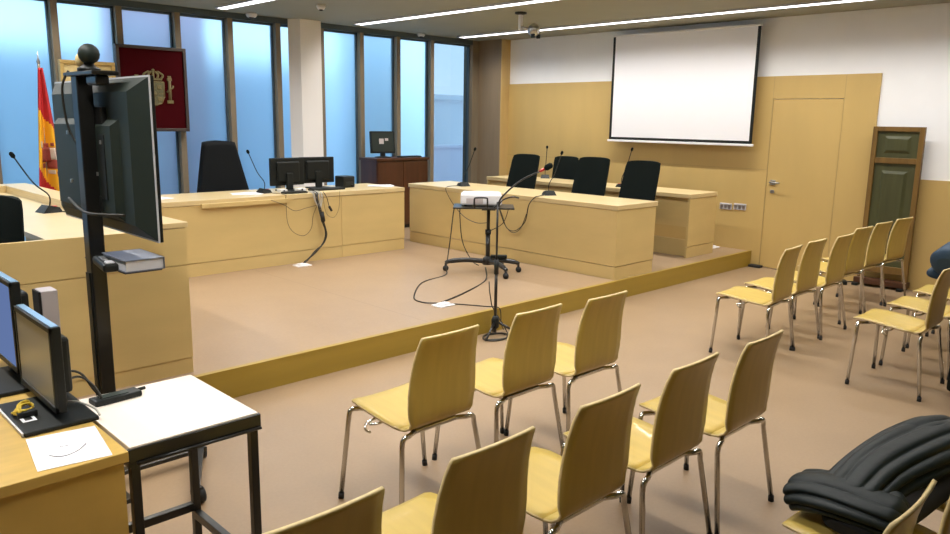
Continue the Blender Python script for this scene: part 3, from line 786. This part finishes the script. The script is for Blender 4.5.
patch(b, .16, .74, .595, .71, 0); patch(b, .42, .80, .64, .76, 0); patch(b, .50, .72, .60, .69, 1); patch(b, .30, .52, .565, .60, 0)
patch(b, .10, .20, .55, .60, 1); patch(b, .58, .70, .56, .585, 0); patch(b, .44, .62, .77, .80, 1); patch(b, .20, .36, .72, .755, 0); patch(b, .66, .78, .78, .82, 0)
part('coat_of_arms', b, ['flagmar', 'flagsil'], fc, solid=.003)

# tapestry with a coat of arms
t = thing('tapestry', 'crimson framed tapestry with a golden coat of arms hung on the windows', 'tapestry', (3.622, 8.99, 2.04))
part('frame', MB().box(-.395, .395, -.02, .06, .44, .475, bev=.004).box(-.395, .395, -.02, .06, -.475, -.44, bev=.004).box(-.395, -.36, -.02, .06, -.44, .44, bev=.004).box(.36, .395, -.02, .06, -.44, .44, bev=.004), 'frame', t)
cl = part('cloth', MB().box(-.38, .38, .0, .05, -.445, .445), 'red', t)
b = MB(); b0 = b
sh = [(-.085, .07), (.085, .07), (.085, -.07), (.06, -.13), (0, -.155), (-.06, -.13), (-.085, -.07)]
b.m(1).prism(sh, 'y', -.014, .002)
b.m(0)
for q in range(len(sh)):
    p, r_ = sh[q], sh[(q+1) % len(sh)]
    b.tube([(p[0], -.012, p[1]), (r_[0], -.012, r_[1])], .007, n=6)
b.box(-.004, .004, -.020, -.012, -.15, .07).box(-.085, .085, -.020, -.012, -.045, -.037)
b.ball((0, -.016, -.04), .022, (1, .5, 1.2))
for sx, sz in ((-.045, .02), (.045, .02), (-.045, -.09), (.045, -.09)):
    b.box(sx-.018, sx+.018, -.022, -.012, sz-.02, sz+.02, bev=.004)
b.box(-.075, .075, -.018, -.002, .085, .105, bev=.004)
for q in range(5):
    x = -.06+.03*q
    b.tube(smooth_path([(x, -.012, .10), (x*1.35, -.014, .135), (x*.6, -.016, .168)], 4), .010, n=6)
b.ball((0, -.016, .178), .014)
b.v = [(p[0]*1.35, p[1], p[2]*1.18) for p in b.v]
part('shield', b, ['goldthread', 'crestgreen'], cl, label='golden embroidered shield with crown')
for sx in (-1, 1):
    x = sx*.185
    c = MB().tube([(x, -.008, -.12), (x, -.008, .10)], .017, n=10)
    c.box(x-.034, x+.034, -.020, .0, -.155, -.12, bev=.004).box(x-.028, x+.028, -.020, .0, .10, .13, bev=.004)
    c.box(x-.020, x+.020, -.018, .0, .13, .155, bev=.004)
    c.tube(smooth_path([(x-.035, -.012, -.03), (x-.01, -.026, .0), (x+.025, -.026, .02), (x+.04, -.012, .045)]), .009, n=6)
    part('pillar_emblem', c, 'goldthread', cl)

t = thing('picture_frame', 'gilt framed picture on the windows, mostly hidden behind the television', 'picture', (2.93, 8.99, 2.02))
part('frame', MB().box(-.28, .28, -.02, .05, .25, .29, bev=.006).box(-.28, .28, -.02, .05, -.29, -.25, bev=.006).box(-.28, -.24, -.02, .05, -.25, .25, bev=.006).box(.24, .28, -.02, .05, -.25, .25, bev=.006), 'gold', t)
part('picture', MB().box(-.245, .245, .0, .035, -.255, .255), 'canvas', t)

# ------------------------------------------------------------------ projector trolley
t = thing('projector_trolley', 'black projector trolley on castors on the platform', 'trolley', (5.58, 5.50, DZ))
part('pole', MB().tube([(0, 0, .08), (0, 0, .42)], .024, n=14).tube([(0, 0, .40), (0, 0, .68)], .018, n=14), 'black_metal', t)
part('clamp_knob', MB().tube([(0, 0, .40), (0, 0, .45)], .031, n=14).tube([(-.03, -.03, .425), (-.055, -.055, .425)], .014, n=10), 'black', t)
Rp = Matrix.Rotation(-PI/4, 4, 'Z')
part('shelf', MB().box(-.36, .26, -.19, .19, .680, .695, M4=Rp, bev=.003).box(-.07, .07, -.07, .07, .655, .68, M4=Rp), 'black_metal', t)
part('shelf_handle', MB().tube(smooth_path([(-.235, -.03, .69), (-.235, -.03, .775), (-.225, -.045, .795), (-.155, -.115, .795), (-.145, -.125, .775), (-.145, -.125, .69)], 4), .009, n=8), 'black_metal', t)
bs = MB()
ends = [(-.29, .33), (.25, -.21), (.36, .15), (-.10, -.36)]
for ex, ey in ends:
    bs.tube(smooth_path([(0, 0, .115), (ex*.5, ey*.5, .125), (ex*.9, ey*.9, .105), (ex, ey, .085)]), [.026]*12+[.022]*7, n=10)
bs.lathe([(.055, .085), (.055, .15), (.03, .17)], n=16)
base = part('star_base', bs, 'black_metal', t)
for ex, ey in ends:
    part('caster', MB().tube([(ex-.012, ey-.012, .03), (ex+.012, ey+.012, .03)], .03, n=14).tube([(ex, ey, .04), (ex, ey, .085)], .012, n=8), 'rubber', base)
part('power_strip', MB().box(.03, .20, -.035, .025, .155, .185, M4=Rp, bev=.006), 'black', t)
t = thing('projector', 'white video projector on the black trolley', 'projector', (5.555, 5.585, DZ+.695), -PI/4)
part('body', MB().box(-.21, .21, -.15, .15, .015, .128, bev=.02), 'white', t)
part('top_cover', MB().box(-.19, .19, -.13, .13, .122, .136, bev=.006), 'white', t)
part('vent_grille', MB().box(-.15, .02, -.153, -.149, .035, .085), 'lilac', t)
part('side_grille', MB().box(.2095, .213, -.12, .12, .03, .085), 'lilac', t)
ln = part('lens', MB().tube([(.08, .145, .06), (.08, .175, .06)], .035, n=18), 'black', t)
for q in ((-.16, -.1), (.16, -.1), (0, .1)):
    part('foot', MB().lathe([(.014, 0), (.014, .016)], o=(q[0], q[1], 0), n=10), 'rubber', t)

# cables of the trolley
t = thing('trolley_cable', 'black cables running from the projector trolley down to the floor outlet', 'cable', (5.2, 5.3, DZ))
o_ = Vector((5.2, 5.3, DZ))
def on(p): return Vector(p)-o_
part('strand', MB()
  .tube([on(p) for p in smooth_path([(5.35,5.75,.87),(5.33,5.76,.82),(5.28,5.75,.55),(5.20,5.72,.26),(5.12,5.65,.196),(4.70,5.52,.196),(4.25,5.10,.196),(4.18,4.90,.196),(4.24,4.76,.205)])], .006, n=6)
  .tube([on(p) for p in smooth_path([(5.40,5.72,.87),(5.40,5.74,.80),(5.46,5.76,.50),(5.52,5.68,.30),(5.55,5.60,.25)])], .0055, n=6)
  .tube([on(p) for p in smooth_path([(5.45,5.40,.27),(5.25,5.20,.196),(4.75,4.95,.196),(4.40,4.82,.196),(4.27,4.76,.205)])], .008, n=6), 'cable', t)
t = thing('hanging_cable', 'thin cable sagging below the projector shelf towards the microphones', 'cable', (5.6, 5.6, DZ))
o_ = Vector((5.6, 5.6, DZ))
part('strand', MB()
  .tube([on(p) for p in smooth_path([(6.50,6.95,.946),(6.30,6.92,.946),(6.24,6.88,.90),(6.20,6.70,.75),(6.0,6.30,.66),(5.75,5.85,.66),(5.63,5.56,.70)])], .004, n=6)
  .tube([on(p) for p in smooth_path([(5.63,5.52,.62),(5.75,5.45,.70),(5.80,5.42,.86)])], .004, n=6), 'cable', t)
t = thing('hanging_cable', 'black cable loop hanging down the front of the middle bench', 'cable', (6.23, 5.7, DZ))
o_ = Vector((6.23, 5.7, DZ))
part('strand', MB()
  .tube([on(p) for p in smooth_path([(6.50,5.53,.946),(6.30,5.45,.948),(6.245,5.45,.94),(6.235,5.53,.85),(6.235,5.58,.66),(6.235,5.72,.545),(6.235,5.85,.56),(6.235,5.93,.70),(6.20,5.95,.80),(6.10,5.90,.86),(5.95,5.72,.875)])], .005, n=6)
  .tube([on(p) for p in smooth_path([(6.235,5.56,.75),(6.23,5.64,.58),(6.23,5.76,.52),(6.23,5.88,.60),(6.20,5.95,.78)])], .004, n=6), 'cable', t)

# microphone stand in front of the platform
t = thing('microphone_stand', 'tall black tripod microphone stand with boom in front of the platform', 'microphone stand', (4.40, 4.235, 0))
part('pole', MB().tube([(0, 0, .03), (0, 0, .62)], .013, n=10).tube([(0, 0, .6), (0, 0, 1.11)], .009, n=10), 'black_metal', t)
part('clutch', MB().tube([(0, 0, .52), (0, 0, .64)], .019, n=12), 'black', t)
part('collar', MB().lathe([(.02, .06), (.032, .075), (.032, .14), (.018, .17)], n=14), 'black', t)
for a in (-2.75, -.55, .95):
    part('leg', MB().tube([(.02*math.cos(a), .02*math.sin(a), .115), (.20*math.cos(a)*(.42 if a > 0 else 1), .20*math.sin(a)*(.42 if a > 0 else 1), .012)], .010, n=8), 'black_metal', t)
part('boom', MB().tube(smooth_path([(-.02, .02, 1.06), (0, 0, 1.09), (.03, -.03, 1.16), (.13, -.12, 1.28), (.24, -.235, 1.36)]), .007, n=8), 'black_metal', t)
mh = part('microphone', MB().tube([(.235, -.23, 1.357), (.262, -.257, 1.378)], .011, n=12), 'redring', t, label='red ring below the microphone head')
part('windscreen', MB().tube([(.262, -.257, 1.378), (.272, -.267, 1.386), (.298, -.292, 1.408), (.306, -.30, 1.414)], [.012, .024, .024, .010], n=14), 'fabric', mh)
part('side_arm', MB().tube(smooth_path([(0, 0, 1.06), (.03, -.02, 1.12), (.09, -.07, 1.15), (.14, -.10, 1.14)]), .006, n=8), 'black_metal', t)
t = thing('cable_coil', 'black cable coiled on the floor at the foot of the microphone stand', 'cable', (4.355, 4.185, .002))
co = [(.12*math.cos(a)+.008*math.sin(3.1*a), .09*math.sin(a)+.006*math.cos(2.3*a), .002+.0006*a) for a in [q*.3 for q in range(62)]]
co += [(.10, .02, .10), (.04, .09, .25), (.02, .105, .45)]
part('strand', MB().tube(smooth_path(co, 2), .005, n=6), 'cable', t)
t = thing('stage_cable', 'thin cable running over the platform edge to the microphone stand', 'cable', (4.35, 4.6, DZ))
part('strand', MB().tube(smooth_path([(-.06, .12, .012), (.05, .0, .006), (.15, -.17, .005), (.19, -.25, .008), (.195, -.285, -.02), (.19, -.30, -.12), (.19, -.33, -.172)]), .0045, n=6), 'cable', t)

# ------------------------------------------------------------------ old board against the wall
t = thing('panelled_board', 'old brown and green panelled board standing against the right wall', 'board', (9.0, 2.76, 0))
st = MB().box(0, .05, -.255, -.205, .09, 1.75, bev=.004).box(0, .05, .205, .255, .09, 1.75, bev=.004)
for z0, z1 in ((1.70, 1.75), (1.36, 1.42), (.16, .24)): st.box(0.002, .05, -.205, .205, z0, z1, bev=.004)
part('frame', st, 'oldwood', t)
b = MB().box(.02, .04, -.21, .21, 1.41, 1.71)
frust(b, .02, .006, -.13, .13, 1.47, 1.65, .03, .03)
part('upper_panel', b, 'green', t)
b = MB().box(.02, .04, -.21, .21, .23, 1.37)
frust(b, .02, .006, -.13, .13, .32, 1.28, .03, .03)
part('lower_panel', b, 'green', t)
part('plinth', MB().box(-.06, .075, -.27, .27, .03, .09, bev=.004), 'darkwood', t)
for y in (-.22, .24): part('foot', MB().box(-.11, .085, y-.03, y+.03, 0, .03, bev=.006), 'black', t)
t = thing('floor_plug', 'small black plug lying on the floor left of the panelled board', 'plug', (8.86, 3.10, 0), .5)
part('body', MB().box(-.06, .06, -.03, .03, 0, .045, bev=.01), 'black', t)
part('cord', MB().tube(smooth_path([(.05, 0, .02), (.12, -.05, .008), (.16, -.15, .008), (.10, -.30, .008)]), .006, n=6), 'cable', t)

# ------------------------------------------------------------------ coats
def quilt(path, wid, hei, lat, n=40, seg=144, ridges=7, amp=.10, flat=.35):
    """closed padded tube along path; ridges run lengthwise"""
    P = smooth_path(path, 8); N = len(P)
    def f(i, j):
        t_ = i/(N-1); p = P[i]
        tg = (P[min(i+1, N-1)]-P[max(i-1, 0)]).normalized()
        side = Vector(lat(t_)).normalized(); side = (side-tg*side.dot(tg)).normalized(); up = side.cross(tg)
        if up.z < 0: up = -up
        a = 2*PI*j/seg
        end = min(1, (math.sin(PI*min(1, max(0, t_*.92+.04))))*2.2)**.5
        q = abs(math.sin(a*ridges/2+.6*math.sin(3*t_)))
        r = 1-amp+amp*q**.5+.03*math.sin(9*t_+3*a)
        c, s_ = math.cos(a), math.sin(a)
        c = math.copysign(abs(c)**.8, c)
        hh = hei(t_)*(1 if s_ > 0 else flat)
        return tuple(p+side*(c*wid(t_)*r*end)+up*(s_*hh*r*end))
    mb = MB(); mb.grid(f, N, seg, wrap=True)
    mb.add([f(0, j) for j in range(seg)], [tuple(range(seg))]); mb.add([f(N-1, j) for j in range(seg)], [tuple(range(seg))[::-1]])
    return mb
t = thing('padded_jacket', 'black quilted padded jacket thrown over chairs in the lower right corner', 'jacket', (2.6, .75, .47))
o_ = Vector((2.6, .75, .47))
part('body', quilt([on(p) for p in [(2.46,.79,.53),(2.56,.785,.55),(2.70,.765,.575),(2.88,.72,.60),(3.10,.675,.60),(3.3,.66,.56)]],
   lambda t_: .11+.05*t_, lambda t_: .065+.03*t_, lambda t_: (.35, 1, 0), ridges=13, amp=.17, flat=.8), 'puffer', t)
part('front_flap', quilt([on(p) for p in [(2.525,.965,.505),(2.52,.91,.53),(2.51,.82,.545),(2.51,.70,.545),(2.52,.62,.54)]],
   lambda t_: .125, lambda t_: .06, lambda t_: (1, .05, 0), ridges=9, amp=.17, flat=.9), 'puffer', t)
part('lining', quilt([on(p) for p in [(2.40,.76,.485),(2.60,.72,.505),(2.85,.68,.54),(3.05,.64,.555),(3.26,.62,.55)]],
   lambda t_: .12, lambda t_: .05+.05*t_, lambda t_: (.45, 1, 0), ridges=3, amp=.03, flat=.4), 'lining', t)
part('sleeve', quilt([on(p) for p in [(2.76,.84,.55),(2.90,.79,.60),(3.06,.72,.64),(3.26,.68,.61)]],
   lambda t_: .075, lambda t_: .055, lambda t_: (.45, 1, 0), ridges=7, amp=.17, flat=.8), 'puffer', t)
t = thing('blue_jacket', 'blue jacket piled on a chair seat at the right edge', 'jacket', (7.38, 1.66, .46))
o_ = Vector((7.38, 1.66, .46))
part('body', quilt([(-.19,.06,.15),(-.08,.04,.19),(.06,.0,.22),(.20,-.06,.23)], lambda t_: .14, lambda t_: .15, lambda t_: (.3, 1, 0), ridges=5, amp=.06, flat=.75), 'blue', t)
part('sleeve', quilt([(-.08,.16,.06),(-.02,.18,.05),(.08,.18,.055),(.18,.14,.05)], lambda t_: .06, lambda t_: .05, lambda t_: (0, 1, .2), ridges=4, amp=.06, flat=.8), 'blue', t)
t = thing('black_bag', 'black bag standing on the floor behind the chair at the right edge', 'bag', (5.74, 1.13, 0))
part('body', MB().box(-.19, .19, -.10, .09, .005, .44, bev=.05), 'fabric', t)
part('pocket', MB().box(-.15, .15, .075, .115, .04, .26, bev=.02), 'fabric', t)
part('handle', MB().tube(smooth_path([(-.10, 0, .42), (-.09, 0, .52), (0, 0, .56), (.09, 0, .52), (.10, 0, .42)]), .012, n=8), 'fabric', t)

# ------------------------------------------------------------------ camera
f, pi_, ro, ya, h = 763.1988, .1901, .0157, .7948, 1.75
F = Vector((math.cos(ya)*math.cos(pi_), math.sin(ya)*math.cos(pi_), -math.sin(pi_)))
R_ = Vector((math.sin(ya), -math.cos(ya), 0)); U_ = R_.cross(F)
R2 = R_*math.cos(ro)+U_*math.sin(ro); U2 = -R_*math.sin(ro)+U_*math.cos(ro)
cd = bpy.data.cameras.new('camera'); cam = bpy.data.objects.new('camera', cd); COL.objects.link(cam)
cd.sensor_fit = 'HORIZONTAL'; cd.sensor_width = 36; cd.lens = f*36/950
m4 = Matrix((R2, U2, -F)).transposed().to_4x4(); m4.translation = (0, 0, h)
cam.matrix_world = m4; cd.clip_start = .05; cd.clip_end = 200
SC.camera = cam

# ------------------------------------------------------------------ daylight
w = bpy.data.worlds.new('sky'); SC.world = w; w.use_nodes = True
nt = w.node_tree; bg = nt.nodes['Background']
tc = nt.nodes.new('ShaderNodeTexCoord'); sp = nt.nodes.new('ShaderNodeSeparateXYZ')
rp = nt.nodes.new('ShaderNodeValToRGB')
rp.color_ramp.elements[0].position = 0.0; rp.color_ramp.elements[0].color = (.86, .93, 1.0, 1)
rp.color_ramp.elements[1].position = .6; rp.color_ramp.elements[1].color = (.62, .86, 1.0, 1)
nt.links.new(tc.outputs['Generated'], sp.inputs[0]); nt.links.new(sp.outputs['Z'], rp.inputs['Fac'])
nt.links.new(rp.outputs['Color'], bg.inputs['Color']); bg.inputs['Strength'].default_value = 3.1

SC.view_settings.view_transform = 'Standard'
SC.view_settings.look = 'None'
SC.view_settings.gamma = 1
SC.view_settings.use_curve_mapping = False
SC.view_settings.exposure = 0.0
SC.cycles.max_bounces = 10
SC.cycles.diffuse_bounces = 6
SC.cycles.sample_clamp_indirect = 6
